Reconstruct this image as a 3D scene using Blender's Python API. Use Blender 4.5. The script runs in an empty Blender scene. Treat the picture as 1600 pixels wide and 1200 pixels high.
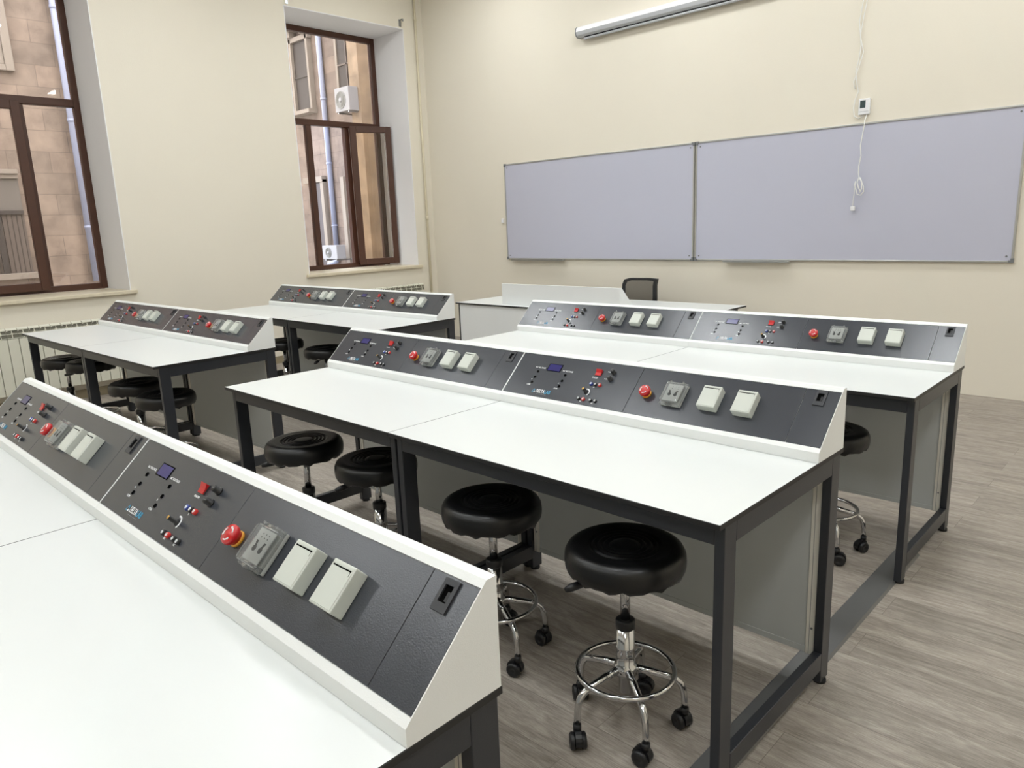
import bpy, bmesh, math, random
from mathutils import Vector, Matrix
random.seed(7)
PI = math.pi
C = bpy.context.scene.collection

# ------------------------------------------------------------------ materials
def lin(c):
    c = c / 255.0
    return c / 12.92 if c <= 0.04045 else ((c + 0.055) / 1.055) ** 2.4
def rgb(r, g, b): return (lin(r), lin(g), lin(b), 1)

def mat(name, col, rough=0.5, metal=0.0, spec=0.5, var=0.0, vscale=8.0, bump=0.0, bscale=200.0, coat=0.0):
    m = bpy.data.materials.new(name); m.use_nodes = True
    nt = m.node_tree; b = nt.nodes['Principled BSDF']
    b.inputs['Base Color'].default_value = col
    b.inputs['Roughness'].default_value = rough
    b.inputs['Metallic'].default_value = metal
    b.inputs['Specular IOR Level'].default_value = spec
    b.inputs['Coat Weight'].default_value = coat
    tc = nt.nodes.new('ShaderNodeTexCoord')
    if var > 0:
        n = nt.nodes.new('ShaderNodeTexNoise'); n.inputs['Scale'].default_value = vscale
        n.inputs['Detail'].default_value = 4
        nt.links.new(tc.outputs['Object'], n.inputs['Vector'])
        mx = nt.nodes.new('ShaderNodeMix'); mx.data_type = 'RGBA'
        mx.inputs[6].default_value = [c * (1 - var) for c in col[:3]] + [1]
        mx.inputs[7].default_value = [min(1, c * (1 + var)) for c in col[:3]] + [1]
        nt.links.new(n.outputs['Fac'], mx.inputs[0]); nt.links.new(mx.outputs[2], b.inputs['Base Color'])
    if bump > 0:
        n = nt.nodes.new('ShaderNodeTexNoise'); n.inputs['Scale'].default_value = bscale
        n.inputs['Detail'].default_value = 3
        nt.links.new(tc.outputs['Object'], n.inputs['Vector'])
        bp = nt.nodes.new('ShaderNodeBump'); bp.inputs['Strength'].default_value = bump
        bp.inputs['Distance'].default_value = 0.002
        nt.links.new(n.outputs['Fac'], bp.inputs['Height']); nt.links.new(bp.outputs['Normal'], b.inputs['Normal'])
    return m

def glassy(name, tint, refl=0.08, rough=0.02, haze=0.0, hazecol=(0.6, 0.6, 0.6, 1)):
    m = bpy.data.materials.new(name); m.use_nodes = True
    nt = m.node_tree; nt.nodes.clear()
    out = nt.nodes.new('ShaderNodeOutputMaterial')
    tr = nt.nodes.new('ShaderNodeBsdfTransparent'); tr.inputs[0].default_value = tint
    gl = nt.nodes.new('ShaderNodeBsdfGlossy'); gl.inputs['Roughness'].default_value = rough
    fr = nt.nodes.new('ShaderNodeFresnel'); fr.inputs[0].default_value = 1.45
    mx = nt.nodes.new('ShaderNodeMixShader')
    nt.links.new(fr.outputs[0], mx.inputs[0]); nt.links.new(tr.outputs[0], mx.inputs[1]); nt.links.new(gl.outputs[0], mx.inputs[2])
    last = mx
    if haze > 0:
        df = nt.nodes.new('ShaderNodeBsdfDiffuse'); df.inputs[0].default_value = hazecol
        m2 = nt.nodes.new('ShaderNodeMixShader'); m2.inputs[0].default_value = haze
        nt.links.new(mx.outputs[0], m2.inputs[1]); nt.links.new(df.outputs[0], m2.inputs[2]); last = m2
    nt.links.new(last.outputs[0], out.inputs[0])
    return m

def emis(name, col, s):
    m = bpy.data.materials.new(name); m.use_nodes = True
    b = m.node_tree.nodes['Principled BSDF']
    b.inputs['Base Color'].default_value = col
    b.inputs['Emission Color'].default_value = col; b.inputs['Emission Strength'].default_value = s
    return m

def floor_mat():
    m = mat('grey oak plank floor', rgb(160, 150, 140), 0.5)
    nt = m.node_tree; b = nt.nodes['Principled BSDF']; L = nt.links.new
    tc = nt.nodes.new('ShaderNodeTexCoord')
    br = nt.nodes.new('ShaderNodeTexBrick')
    br.inputs['Scale'].default_value = 1.0; br.inputs['Brick Width'].default_value = 1.25; br.inputs['Row Height'].default_value = 0.185
    br.inputs['Mortar Size'].default_value = 0.0012; br.inputs['Mortar Smooth'].default_value = 0.3; br.inputs['Bias'].default_value = 0.0
    br.offset = 0.37; br.offset_frequency = 2
    br.inputs['Color1'].default_value = (0.0, 0.0, 0.0, 1); br.inputs['Color2'].default_value = (1, 1, 1, 1); br.inputs['Mortar'].default_value = (0.5, 0.5, 0.5, 1)
    L(tc.outputs['Object'], br.inputs['Vector'])
    # wood grain stretched along x, shifted from plank to plank
    sep = nt.nodes.new('ShaderNodeSeparateColor'); L(br.outputs['Color'], sep.inputs[0])
    mp = nt.nodes.new('ShaderNodeMapping'); mp.inputs['Scale'].default_value = (1.6, 11, 1)
    L(tc.outputs['Object'], mp.inputs['Vector'])
    cx = nt.nodes.new('ShaderNodeCombineXYZ'); ml = nt.nodes.new('ShaderNodeMath'); ml.operation = 'MULTIPLY'; ml.inputs[1].default_value = 17
    L(sep.outputs[0], ml.inputs[0]); L(ml.outputs[0], cx.inputs[2]); L(ml.outputs[0], cx.inputs[0])
    ad = nt.nodes.new('ShaderNodeVectorMath'); ad.operation = 'ADD'; L(mp.outputs[0], ad.inputs[0]); L(cx.outputs[0], ad.inputs[1])
    n1 = nt.nodes.new('ShaderNodeTexNoise'); n1.inputs['Scale'].default_value = 1.6; n1.inputs['Detail'].default_value = 8; n1.inputs['Roughness'].default_value = 0.65
    n1.inputs['Distortion'].default_value = 1.1
    L(ad.outputs[0], n1.inputs['Vector'])
    mp2 = nt.nodes.new('ShaderNodeMapping'); mp2.inputs['Scale'].default_value = (6, 160, 1); L(ad.outputs[0], mp2.inputs['Vector'])
    mp2.inputs['Scale'].default_value = (7, 14, 1)
    n2 = nt.nodes.new('ShaderNodeTexNoise'); n2.inputs['Scale'].default_value = 2.2; n2.inputs['Detail'].default_value = 6; L(mp2.outputs[0], n2.inputs['Vector'])
    rp = nt.nodes.new('ShaderNodeValToRGB'); e = rp.color_ramp.elements
    e[0].position = 0.28; e[0].color = rgb(130, 122, 113)
    e[1].position = 0.72; e[1].color = rgb(182, 174, 164)
    k = rp.color_ramp.elements.new(0.5); k.color = rgb(160, 151, 141)
    L(n1.outputs['Fac'], rp.inputs[0])
    r2 = nt.nodes.new('ShaderNodeValToRGB'); e = r2.color_ramp.elements
    e[0].position = 0.38; e[0].color = (0.66, 0.65, 0.64, 1); e[1].position = 0.62; e[1].color = (1.1, 1.1, 1.1, 1)
    L(n2.outputs['Fac'], r2.inputs[0])
    mu = nt.nodes.new('ShaderNodeMix'); mu.data_type = 'RGBA'; mu.blend_type = 'MULTIPLY'; mu.inputs[0].default_value = 0.7
    L(rp.outputs[0], mu.inputs[6]); L(r2.outputs[0], mu.inputs[7])
    # plank tone
    tn = nt.nodes.new('ShaderNodeMapRange'); tn.inputs[3].default_value = 0.9; tn.inputs[4].default_value = 1.08; L(sep.outputs[0], tn.inputs[0])
    mv = nt.nodes.new('ShaderNodeVectorMath'); mv.operation = 'SCALE'; L(mu.outputs[2], mv.inputs[0]); L(tn.outputs[0], mv.inputs['Scale'])
    sm = nt.nodes.new('ShaderNodeMix'); sm.data_type = 'RGBA'; sm.inputs[7].default_value = rgb(118, 110, 102)
    L(br.outputs['Fac'], sm.inputs[0]); L(mv.outputs[0], sm.inputs[6]); L(sm.outputs[2], b.inputs['Base Color'])
    bp = nt.nodes.new('ShaderNodeBump'); bp.inputs['Strength'].default_value = 0.15; bp.inputs['Distance'].default_value = 0.001
    L(n2.outputs['Fac'], bp.inputs['Height']); L(bp.outputs[0], b.inputs['Normal'])
    b.inputs['Roughness'].default_value = 0.48
    return m

def stone_mat(name, c1, c2, axis, w=0.62, h=0.34, mort=None):
    m = mat(name, c1, 0.9); nt = m.node_tree; b = nt.nodes['Principled BSDF']; L = nt.links.new
    tc = nt.nodes.new('ShaderNodeTexCoord'); sp = nt.nodes.new('ShaderNodeSeparateXYZ'); cb = nt.nodes.new('ShaderNodeCombineXYZ')
    L(tc.outputs['Object'], sp.inputs[0]); L(sp.outputs[axis], cb.inputs[0]); L(sp.outputs[2], cb.inputs[1])
    br = nt.nodes.new('ShaderNodeTexBrick'); br.inputs['Scale'].default_value = 1; br.inputs['Brick Width'].default_value = w
    br.inputs['Row Height'].default_value = h; br.inputs['Mortar Size'].default_value = 0.006; br.inputs['Mortar Smooth'].default_value = 0.5
    br.inputs['Color1'].default_value = c1; br.inputs['Color2'].default_value = c2
    br.inputs['Mortar'].default_value = mort or [x * 0.8 for x in c1[:3]] + [1]
    L(cb.outputs[0], br.inputs['Vector'])
    n = nt.nodes.new('ShaderNodeTexNoise'); n.inputs['Scale'].default_value = 2.6; n.inputs['Detail'].default_value = 12; n.inputs['Roughness'].default_value = .6; L(tc.outputs['Object'], n.inputs['Vector'])
    r = nt.nodes.new('ShaderNodeValToRGB'); r.color_ramp.elements[0].position = 0.35; r.color_ramp.elements[0].color = (0.72, 0.69, 0.68, 1)
    r.color_ramp.elements[1].position = 0.7; r.color_ramp.elements[1].color = (1.2, 1.17, 1.15, 1); L(n.outputs['Fac'], r.inputs[0])
    mu = nt.nodes.new('ShaderNodeMix'); mu.data_type = 'RGBA'; mu.blend_type = 'MULTIPLY'; mu.inputs[0].default_value = 1
    L(br.outputs['Color'], mu.inputs[6]); L(r.outputs[0], mu.inputs[7]); L(mu.outputs[2], b.inputs['Base Color'])
    return m

M = {}
M['wall'] = mat('cream textured wall paint', rgb(233, 226, 211), 0.85, var=0.02, vscale=1.2, bump=0.35, bscale=90)
M['ceiling'] = mat('white ceiling paint', rgb(240, 240, 236), 0.9, bump=0.1)
M['reveal'] = mat('white reveal plaster', rgb(242, 241, 242), 0.8, var=0.02, vscale=2, bump=0.15, bscale=40)
M['sill'] = mat('cream marble', rgb(222, 211, 186), 0.35, var=0.12, vscale=18)
M['floor'] = floor_mat()
M['skirt'] = mat('beige skirting', rgb(150, 138, 112), 0.6, var=0.05)
M['brown'] = mat('brown laminated window profile', rgb(76, 45, 31), 0.42, var=0.12, vscale=14)
M['pane'] = glassy('window glass', (0.93, 0.90, 0.86, 1))
M['top'] = mat('white laminate', rgb(226, 229, 228), 0.3, var=0.004, vscale=3)
M['edge'] = mat('black laminate edge', rgb(30, 30, 31), 0.45, var=0.03)
M['steel'] = mat('anthracite powder coated steel', rgb(46, 48, 53), 0.33, var=0.05, vscale=5, bump=0.1, bscale=400)
M['foot'] = mat('black rubber', rgb(22, 22, 23), 0.6, var=0.05)
M['panelw'] = mat('pale grey laminate panel', rgb(196, 199, 198), 0.5, var=0.01)
M['deskp'] = mat('white laminate desk panel', rgb(238, 240, 240), 0.45, var=0.01)
M['panele'] = mat('cream painted metal', rgb(236, 232, 222), 0.5, var=0.01)
M['housing'] = mat('white powder coated housing', rgb(240, 242, 241), 0.38, var=0.005, bump=0.12, bscale=500)
M['dark'] = mat('dark grey textured console panel', rgb(60, 63, 70), 0.19, spec=0.7, var=0.02, vscale=30, bump=0.16, bscale=420)
M['black'] = mat('black plastic', rgb(24, 24, 26), 0.4, var=0.05)
M['portf'] = mat('dark grey port bezel', rgb(52, 53, 57), 0.45)
M['hole'] = mat('black socket hole', rgb(4, 4, 4), 0.9, spec=0.05)
M['white'] = mat('white print', rgb(232, 234, 236), 0.6)
M['greyp'] = mat('grey print', rgb(120, 122, 124), 0.6)
M['blue'] = mat('blue print', rgb(58, 150, 190), 0.5)
M['red'] = mat('red plastic', rgb(196, 26, 30), 0.32, coat=0.3)
M['redjack'] = mat('red jack plastic', rgb(205, 50, 45), 0.4)
M['bluejack'] = mat('blue jack plastic', rgb(50, 70, 150), 0.4)
M['yellow'] = mat('yellow plastic', rgb(230, 160, 50), 0.45)
M['brass'] = mat('brass', rgb(200, 160, 90), 0.3, metal=0.9)
M['lcd'] = mat('indigo display', rgb(52, 48, 110), 0.15, var=0.1, vscale=30)
M['box'] = mat('light grey moulded plastic', rgb(206, 210, 202), 0.45, var=0.01)
M['boxin'] = mat('mid grey plastic', rgb(176, 178, 174), 0.5, var=0.03)
M['clear'] = glassy('clear smoky plastic', (0.97, 0.975, 0.975, 1), haze=0.10, hazecol=(0.75, 0.77, 0.77, 1), rough=0.05)
M['vinyl'] = mat('black vinyl', rgb(13, 13, 14), 0.34, var=0.08, bump=0.2, bscale=160)
M['chrome'] = mat('chrome', rgb(205, 205, 206), 0.12, metal=1.0)
M['satin'] = mat('satin grey metal', rgb(150, 152, 154), 0.3, metal=0.9, var=0.04)
M['rad'] = mat('cream radiator enamel', rgb(226, 224, 208), 0.4, var=0.01)
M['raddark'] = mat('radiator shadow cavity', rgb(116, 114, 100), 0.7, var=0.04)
M['pipe'] = mat('cream painted pipe', rgb(222, 212, 186), 0.5, var=0.02)
M['board'] = mat('pale lavender whiteboard enamel', rgb(194, 195, 211), 0.3, var=0.006, vscale=1.5)
M['alu'] = mat('brushed aluminium', rgb(190, 190, 188), 0.35, metal=0.8, var=0.03)
M['capg'] = mat('grey plastic corner cap', rgb(120, 122, 124), 0.45)
M['cable'] = mat('white cable sheath', rgb(240, 240, 236), 0.5)
M['mesh'] = mat('taupe mesh fabric', rgb(120, 114, 104), 0.9, var=0.08, vscale=200, bump=0.3, bscale=500)
M['strip'] = mat('grey metal cable cover', rgb(112, 112, 112), 0.4, metal=0.35, var=0.08, vscale=6)
M['screenc'] = mat('white screen casing', rgb(236, 236, 238), 0.4)
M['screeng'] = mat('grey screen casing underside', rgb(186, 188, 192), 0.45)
M['thermolcd'] = mat('dark green thermostat display', rgb(58, 74, 74), 0.3, var=0.1, vscale=60)
M['stoneA'] = stone_mat('pinkish limestone facade', rgb(113, 100, 90), rgb(130, 114, 102), 1, mort=rgb(98, 86, 77))
M['stoneB'] = stone_mat('weathered limestone facade', rgb(105, 92, 84), rgb(118, 103, 93), 0, 0.8, 0.42, mort=rgb(90, 78, 71))
M['stoneO'] = stone_mat('orange limestone pilaster', rgb(124, 106, 86), rgb(132, 113, 93), 0, 0.9, 0.5)
M['trimst'] = mat('pale stone trim', rgb(124, 113, 103), 0.85, var=0.08, vscale=3)
M['darkglass'] = mat('dark window glass', rgb(62, 55, 52), 0.6, spec=0.15, var=0.25, vscale=2)
M['darkdoor'] = mat('dark brown door wood', rgb(48, 32, 30), 0.5, var=0.1)
M['drain'] = mat('blueish galvanised pipe', rgb(130, 133, 152), 0.45, var=0.04)
M['ac'] = mat('white air conditioner enamel', rgb(122, 119, 120), 0.5, var=0.03)
M['acgrill'] = mat('grey fan grille', rgb(110, 108, 104), 0.6, var=0.1, vscale=40)
M['lintel'] = mat('grey brown render', rgb(94, 86, 80), 0.8, var=0.08, vscale=3)
M['blind'] = mat('brown pleated blind', rgb(86, 74, 67), 0.8, var=0.1, vscale=5)
M['ground'] = mat('grey courtyard paving', rgb(150, 145, 138), 0.9, var=0.1, vscale=2)
M['light'] = emis('lit diffuser', (0.95, 0.985, 1.0, 1), 20.5)
M['frosted'] = mat('frame of ceiling light', rgb(235, 235, 235), 0.5)

# ------------------------------------------------------------------ geometry helpers
class G:
    """collects shapes with material slots into one mesh"""
    def __init__(s): s.bm = bmesh.new(); s.mats = []
    def slot(s, m):
        m = M[m] if isinstance(m, str) else m
        if m not in s.mats: s.mats.append(m)
        return s.mats.index(m)
    def _fin(s, verts, m, T=None, smooth=False):
        fs = set()
        for v in verts:
            if T is not None: v.co = T @ v.co
            fs.update(v.link_faces)
        i = s.slot(m)
        for f in fs: f.material_index = i; f.smooth = smooth
        return fs
    def box(s, x0, x1, y0, y1, z0, z1, m, bev=0.0, seg=2, T=None):
        r = bmesh.ops.create_cube(s.bm, size=1)
        vs = r['verts']
        for v in vs: v.co = Vector(((x0 + x1) / 2 + v.co.x * (x1 - x0), (y0 + y1) / 2 + v.co.y * (y1 - y0), (z0 + z1) / 2 + v.co.z * (z1 - z0)))
        if bev > 0:
            es = list({e for v in vs for e in v.link_edges})
            rr = bmesh.ops.bevel(s.bm, geom=es, offset=bev, segments=seg, affect='EDGES', profile=0.5)
            vs = list({v for f in rr['faces'] for v in f.verts} | {v for v in vs if v.is_valid})
            fs = set()
            for v in vs: fs.update(v.link_faces)
            vs = list({v for f in fs for v in f.verts})
        return s._fin(vs, m, T)
    def prism(s, pts, a0, a1, m, axis='x', T=None, bev=0.0):
        """polygon pts (2D) extruded along axis; for x pts are (y,z); for y (x,z); for z (x,y)"""
        def mk(p, a):
            return {'x': (a, p[0], p[1]), 'y': (p[0], a, p[1]), 'z': (p[0], p[1], a)}[axis]
        A = [s.bm.verts.new(mk(p, a0)) for p in pts]; B = [s.bm.verts.new(mk(p, a1)) for p in pts]
        fs = [s.bm.faces.new(A), s.bm.faces.new(B[::-1])]
        n = len(pts)
        for i in range(n): fs.append(s.bm.faces.new([A[i], B[i], B[(i + 1) % n], A[(i + 1) % n]][::-1]))
        bmesh.ops.recalc_face_normals(s.bm, faces=fs)
        vs = A + B
        if bev > 0:
            es = list({e for f in fs for e in f.edges})
            rr = bmesh.ops.bevel(s.bm, geom=es, offset=bev, segments=2, affect='EDGES')
            f2 = set()
            for f in rr['faces']:
                for v in f.verts: f2.update(v.link_faces)
            vs = list({v for f in f2 for v in f.verts})
        return s._fin(vs, m, T)
    def lathe(s, prof, m, seg=32, T=None, smooth=True, cap=True):
        """prof list of (r,z)"""
        rings = []
        for r, z in prof:
            if r < 1e-6: rings.append([s.bm.verts.new((0, 0, z))])
            else: rings.append([s.bm.verts.new((r * math.cos(2 * PI * k / seg), r * math.sin(2 * PI * k / seg), z)) for k in range(seg)])
        fs = []
        for a, b in zip(rings, rings[1:]):
            for k in range(seg):
                k2 = (k + 1) % seg
                if len(a) == 1 and len(b) == 1: continue
                if len(a) == 1: fs.append(s.bm.faces.new([a[0], b[k], b[k2]]))
                elif len(b) == 1: fs.append(s.bm.faces.new([a[k], a[k2], b[0]]))
                else: fs.append(s.bm.faces.new([a[k], a[k2], b[k2], b[k]]))
        if cap:
            for rg in (rings[0], rings[-1]):
                if len(rg) > 1: fs.append(s.bm.faces.new(rg))
        bmesh.ops.recalc_face_normals(s.bm, faces=fs)
        out = s._fin([v for r in rings for v in r], m, T, smooth)
        for f in fs:
            if len(f.verts) > 4: f.smooth = False
        return out
    def cyl(s, p, q, r, m, seg=20, r2=None, smooth=True):
        p = Vector(p); q = Vector(q); d = q - p
        T = Matrix.Translation(p) @ d.to_track_quat('Z', 'Y').to_matrix().to_4x4()
        return s.lathe([(r, 0), (r if r2 is None else r2, d.length)], m, seg, T, smooth)
    def tube(s, pts, r, m, seg=10, closed=False):
        pts = [Vector(p) for p in pts]; n = len(pts); rings = []
        rr = r if isinstance(r, (list, tuple)) else [r] * n
        up = Vector((0, 0, 1)); prev = None
        for i, p in enumerate(pts):
            if closed: t = pts[(i + 1) % n] - pts[i - 1]
            else: t = pts[min(i + 1, n - 1)] - pts[max(i - 1, 0)]
            t.normalize()
            if prev is None:
                a = t.orthogonal().normalized()
            else:
                a = (prev - t * prev.dot(t)).normalized()
            prev = a; b = t.cross(a)
            rings.append([s.bm.verts.new(p + (a * math.cos(2 * PI * k / seg) + b * math.sin(2 * PI * k / seg)) * rr[i]) for k in range(seg)])
        fs = []
        for i in range(n if closed else n - 1):
            A = rings[i]; B = rings[(i + 1) % n]
            off = 0
            if closed and i == n - 1:
                off = min(range(seg), key=lambda o: (A[0].co - B[o].co).length)
            for k in range(seg):
                fs.append(s.bm.faces.new([A[k], A[(k + 1) % seg], B[(k + 1 + off) % seg], B[(k + off) % seg]]))
        if not closed:
            fs.append(s.bm.faces.new(rings[0][::-1])); fs.append(s.bm.faces.new(rings[-1]))
        bmesh.ops.recalc_face_normals(s.bm, faces=fs)
        s._fin([v for rg in rings for v in rg], m, None, True)
    def text(s, txt, size, loc, m, T=None, bold=0.0, align='LEFT', sx=1.0, depth=0.0003):
        cu = bpy.data.curves.new('t', 'FONT'); cu.body = txt; cu.size = size; cu.extrude = depth; cu.offset = bold; cu.align_x = align
        ob = bpy.data.objects.new('t', cu); C.objects.link(ob)
        dg = bpy.context.evaluated_depsgraph_get(); dg.update()
        me = bpy.data.meshes.new_from_object(ob.evaluated_get(dg))
        n0 = len(s.bm.verts); nf = len(s.bm.faces)
        s.bm.from_mesh(me); s.bm.verts.ensure_lookup_table(); s.bm.faces.ensure_lookup_table()
        i = s.slot(m)
        for v in list(s.bm.verts)[n0:]:
            v.co = Vector((v.co.x * sx, v.co.y, v.co.z)) + Vector(loc)
            if T is not None: v.co = T @ v.co
        for f in list(s.bm.faces)[nf:]: f.material_index = i
        bpy.data.objects.remove(ob); bpy.data.curves.remove(cu); bpy.data.meshes.remove(me)
    def build(s, name, parent=None, T=None, loc=None, rot=None):
        me = bpy.data.meshes.new(name)
        if T is not None: s.bm.transform(T)
        s.bm.to_mesh(me); s.bm.free()
        for m in s.mats: me.materials.append(m)
        o = bpy.data.objects.new(name, me); C.objects.link(o)
        if parent is not None: o.parent = parent
        if loc is not None: o.location = loc
        if rot is not None: o.rotation_euler = rot
        return o

def thing(name, label, cat, loc=(0, 0, 0), rz=0, group=None):
    o = bpy.data.objects.new(name, None); C.objects.link(o); o.empty_display_size = 0.1
    o.location = loc; o.rotation_euler = (0, 0, rz); o['label'] = label; o['category'] = cat
    if group: o['group'] = group
    return o
def tag(o, label, cat, group=None):
    o['label'] = label; o['category'] = cat
    if group: o['group'] = group
    return o
def struct(o): o['kind'] = 'structure'; return o
KIDS = {}
def copy_tree(o, parent=None):
    c = o.copy(); C.objects.link(c)
    if parent is not None: c.parent = parent
    for ch in [x for x in C.objects if x.parent == o]: copy_tree(ch, c)
    return c

# ------------------------------------------------------------------ room shell
XL, YW, ZC = -7.6, 4.79, 4.9
XR, YB = 3.6, -7.2
g = G(); g.box(XL - 0.02, XR + .1, YB - .1, YW + .1, -0.12, 0.0, 'floor'); struct(g.build('floor'))
g = G(); g.box(XL - 0.8, XR + .2, YB - .2, YW + .2, ZC, ZC + 0.2, 'ceiling'); struct(g.build('ceiling'))
g = G(); g.box(XL - 0.8, XR + .2, YW, YW + 0.2, -0.12, ZC, 'wall'); struct(g.build('wall_front'))
g = G(); g.box(XL - 0.8, XR + .2, YB - 0.2, YB, -0.12, ZC, 'wall'); struct(g.build('wall_back'))
g = G(); g.box(XR, XR + 0.2, YB, YW, -0.12, ZC, 'wall'); struct(g.build('wall_right'))
W1 = (-1.31, 0.485); W2 = (2.655, 4.45); WZ = (1.035, 4.245); XO = -8.4
g = G()
for a, b in ((YB, W1[0]), (W1[1], W2[0]), (W2[1], YW)): g.box(XO, XL, a, b, -0.12, ZC, 'wall')
for a, b in (W1, W2):
    g.box(XO, XL, a, b, -0.12, WZ[0], 'wall'); g.box(XO, XL, a, b, WZ[1], ZC, 'wall')
struct(g.build('wall_left'))
n = 0
for (a, b) in (W1, W2):
    n += 1
    g = G()   # white plaster lining of the deep reveal
    g.box(-8.28, XL + .002, a - .001, a + .008, WZ[0], WZ[1], 'reveal'); g.box(-8.28, XL + .002, b - .008, b + .001, WZ[0], WZ[1], 'reveal')
    g.box(-8.28, XL + .002, a, b, WZ[1] - .008, WZ[1] + .001, 'reveal')
    struct(g.build('trim_%d' % n))
    g = G(); g.box(-8.27, XL + 0.045, a - .045, b + .055, 1.03, 1.068, 'sill', bev=0.006)
    struct(g.build('trim_%d' % (n + 2)))
g = G(); g.box(XL, XL + .015, YB, YW, 0, .09, 'skirt'); struct(g.build('baseboard_left'))

# windows: fixed frame with transom, three lower lights, middle light is a casement
def pane(parent, y0, y1, z0, z1, x=-8.30):
    g = G(); g.box(x - .003, x + .003, y0, y1, z0, z1, 'pane'); return g.build('pane', parent)
def window(idx, yL, yR, open_):
    root = bpy.data.objects.new('window_%d' % idx, None); C.objects.link(root); root.location = (-8.3, yR, 1.08); struct(root)
    root.rotation_euler = (0, 0, 0)
    inv = Matrix.Translation((8.3, -yR, -1.08))
    def B(g, name, par=root, T=inv):
        return g.build(name, par, T)
    m1, m2 = yR - 1.2, yR - 0.595   # mullion centres
    g = G(); x0, x1 = -8.34, -8.265
    g.box(x0, x1, yR - .08, yR, 1.07, 4.25, 'brown', .006); g.box(x0, x1, yL, yL + .08, 1.07, 4.25, 'brown', .006)
    g.box(x0, x1, yL + .08, yR - .08, 4.168, 4.25, 'brown', .006); g.box(x0, x1, yL + .08, yR - .08, 1.07, 1.135, 'brown', .006)
    g.box(x0, x1 + .01, yL + .08, yR - .08, 3.0, 3.08, 'brown', .008)
    for mc in (m1, m2): g.box(x0, x1, mc - .04, mc + .04, 1.135, 3.0, 'brown', .006)
    # rubber line
    B(g, 'window_frame')
    def P(y0, y1, z0, z1):
        g = G(); g.box(-8.303, -8.297, y0, y1, z0, z1, 'pane'); return B(g, 'pane')
    P(yL + .08, yR - .08, 3.08, 4.168)
    P(yL + .08, m1 - .04, 1.135, 3.0); P(m2 + .04, yR - .08, 1.135, 3.0)
    # casement, built closed with its hinge on the right mullion
    w = m2 - m1 - .02; hy = m2 + 0.01 if open_ else m2 - .005
    g = G(); a, b = -w, 0.0; z0, z1 = 1.10, 3.02; t = .085
    for bx in ((0, .062, a, a + t, z0, z1), (0, .062, b - t, b, z0, z1), (0, .062, a + t, b - t, z0, z0 + t), (0, .062, a + t, b - t, z1 - t, z1)): g.box(*bx, 'brown', .006)
    cas = g.build('casement', root)
    cas.location = Vector((-8.2 if open_ else -8.262, hy, 0)) - Vector((-8.3, yR, 1.08))
    if open_: cas.rotation_euler = (0, 0, math.radians(158))
    g = G(); g.box(.028, .034, a + t, b - t, z0 + t, z1 - t, 'pane'); g.build('pane', cas)
    g = G(); g.box(.062, .075, a + .03, a + .055, 2.0, 2.07, 'capg', .003); g.tube([(.075, a + .042, 2.035), (.11, a + .042, 2.035), (.115, a + .05, 2.02), (.115, a + .055, 1.92)], .008, 'capg'); g.build('handle', cas)
    return root
window(1, W1[0] + .008, W1[1] + .01, False)
window(2, W2[0] - .005, W2[1] + .005, True)

# ------------------------------------------------------------------ bench unit
L_ = 1.3936; D_ = 0.8115; TZ = 0.85
def bench_unit():
    t = thing('lab_bench', '', 'bench')
    g = G(); g.box(-L_ + .0003, -.0003, -D_, .004, TZ - .016, TZ, 'edge', .0015, 1)
    up = g.slot('top')
    for f in g.bm.faces:
        if f.normal.z > .9 and f.calc_center_median().z > TZ - .001: f.material_index = up
    g.build('tabletop', t)
    for xa in (-.036, -L_ + .006):
        for ya in (-.776, -.068):
            g = G(); g.box(xa, xa + .03, ya, ya + .064, .012, TZ - .016, 'steel', .0025)
            lg = g.build('leg', t)
            g = G(); g.cyl((xa + .015, ya + .032, 0), (xa + .015, ya + .032, .012), .022, 'foot', 16); g.build('foot', lg)
    for xa in (-.036, -L_ + .006):
        g = G(); g.box(xa, xa + .03, -.712, -.068, .772, TZ - .016, 'steel', .002); g.build('side_beam', t)
        g = G(); g.box(xa, xa + .03, -.712, -.068, .062, .126, 'steel', .002); g.build('bottom_rail', t)
    for ya in (-.776, -.034):
        g = G(); g.box(-L_ + .036, -.036, ya, ya + .03, .774, TZ - .016, 'steel', .002); g.build('long_beam', t)
    g = G(); g.box(-L_ + .06, -.06, -.051, -.036, .10, TZ - .016, 'panelw', .001); mp = g.build('modesty_panel', t)
    g = G(); g.box(-L_ + .06, -.06, -.054, -.0345, .100, .122, 'panelw', .001); g.build('bottom_strip', mp)
    for xa in (-L_ + .037, -.070):
        g = G(); g.box(xa, xa + .033, -.056, -.0345, .098, TZ - .016, 'panele', .002); g.box(xa + .012, xa + .0135, -.0565, -.05, .10, TZ - .02, 'greyp')
        g.cyl((xa + .020, -.055, .20), (xa + .020, -.058, .20), .004, 'greyp', 10); g.build('panel_post', t)
    return t

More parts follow.
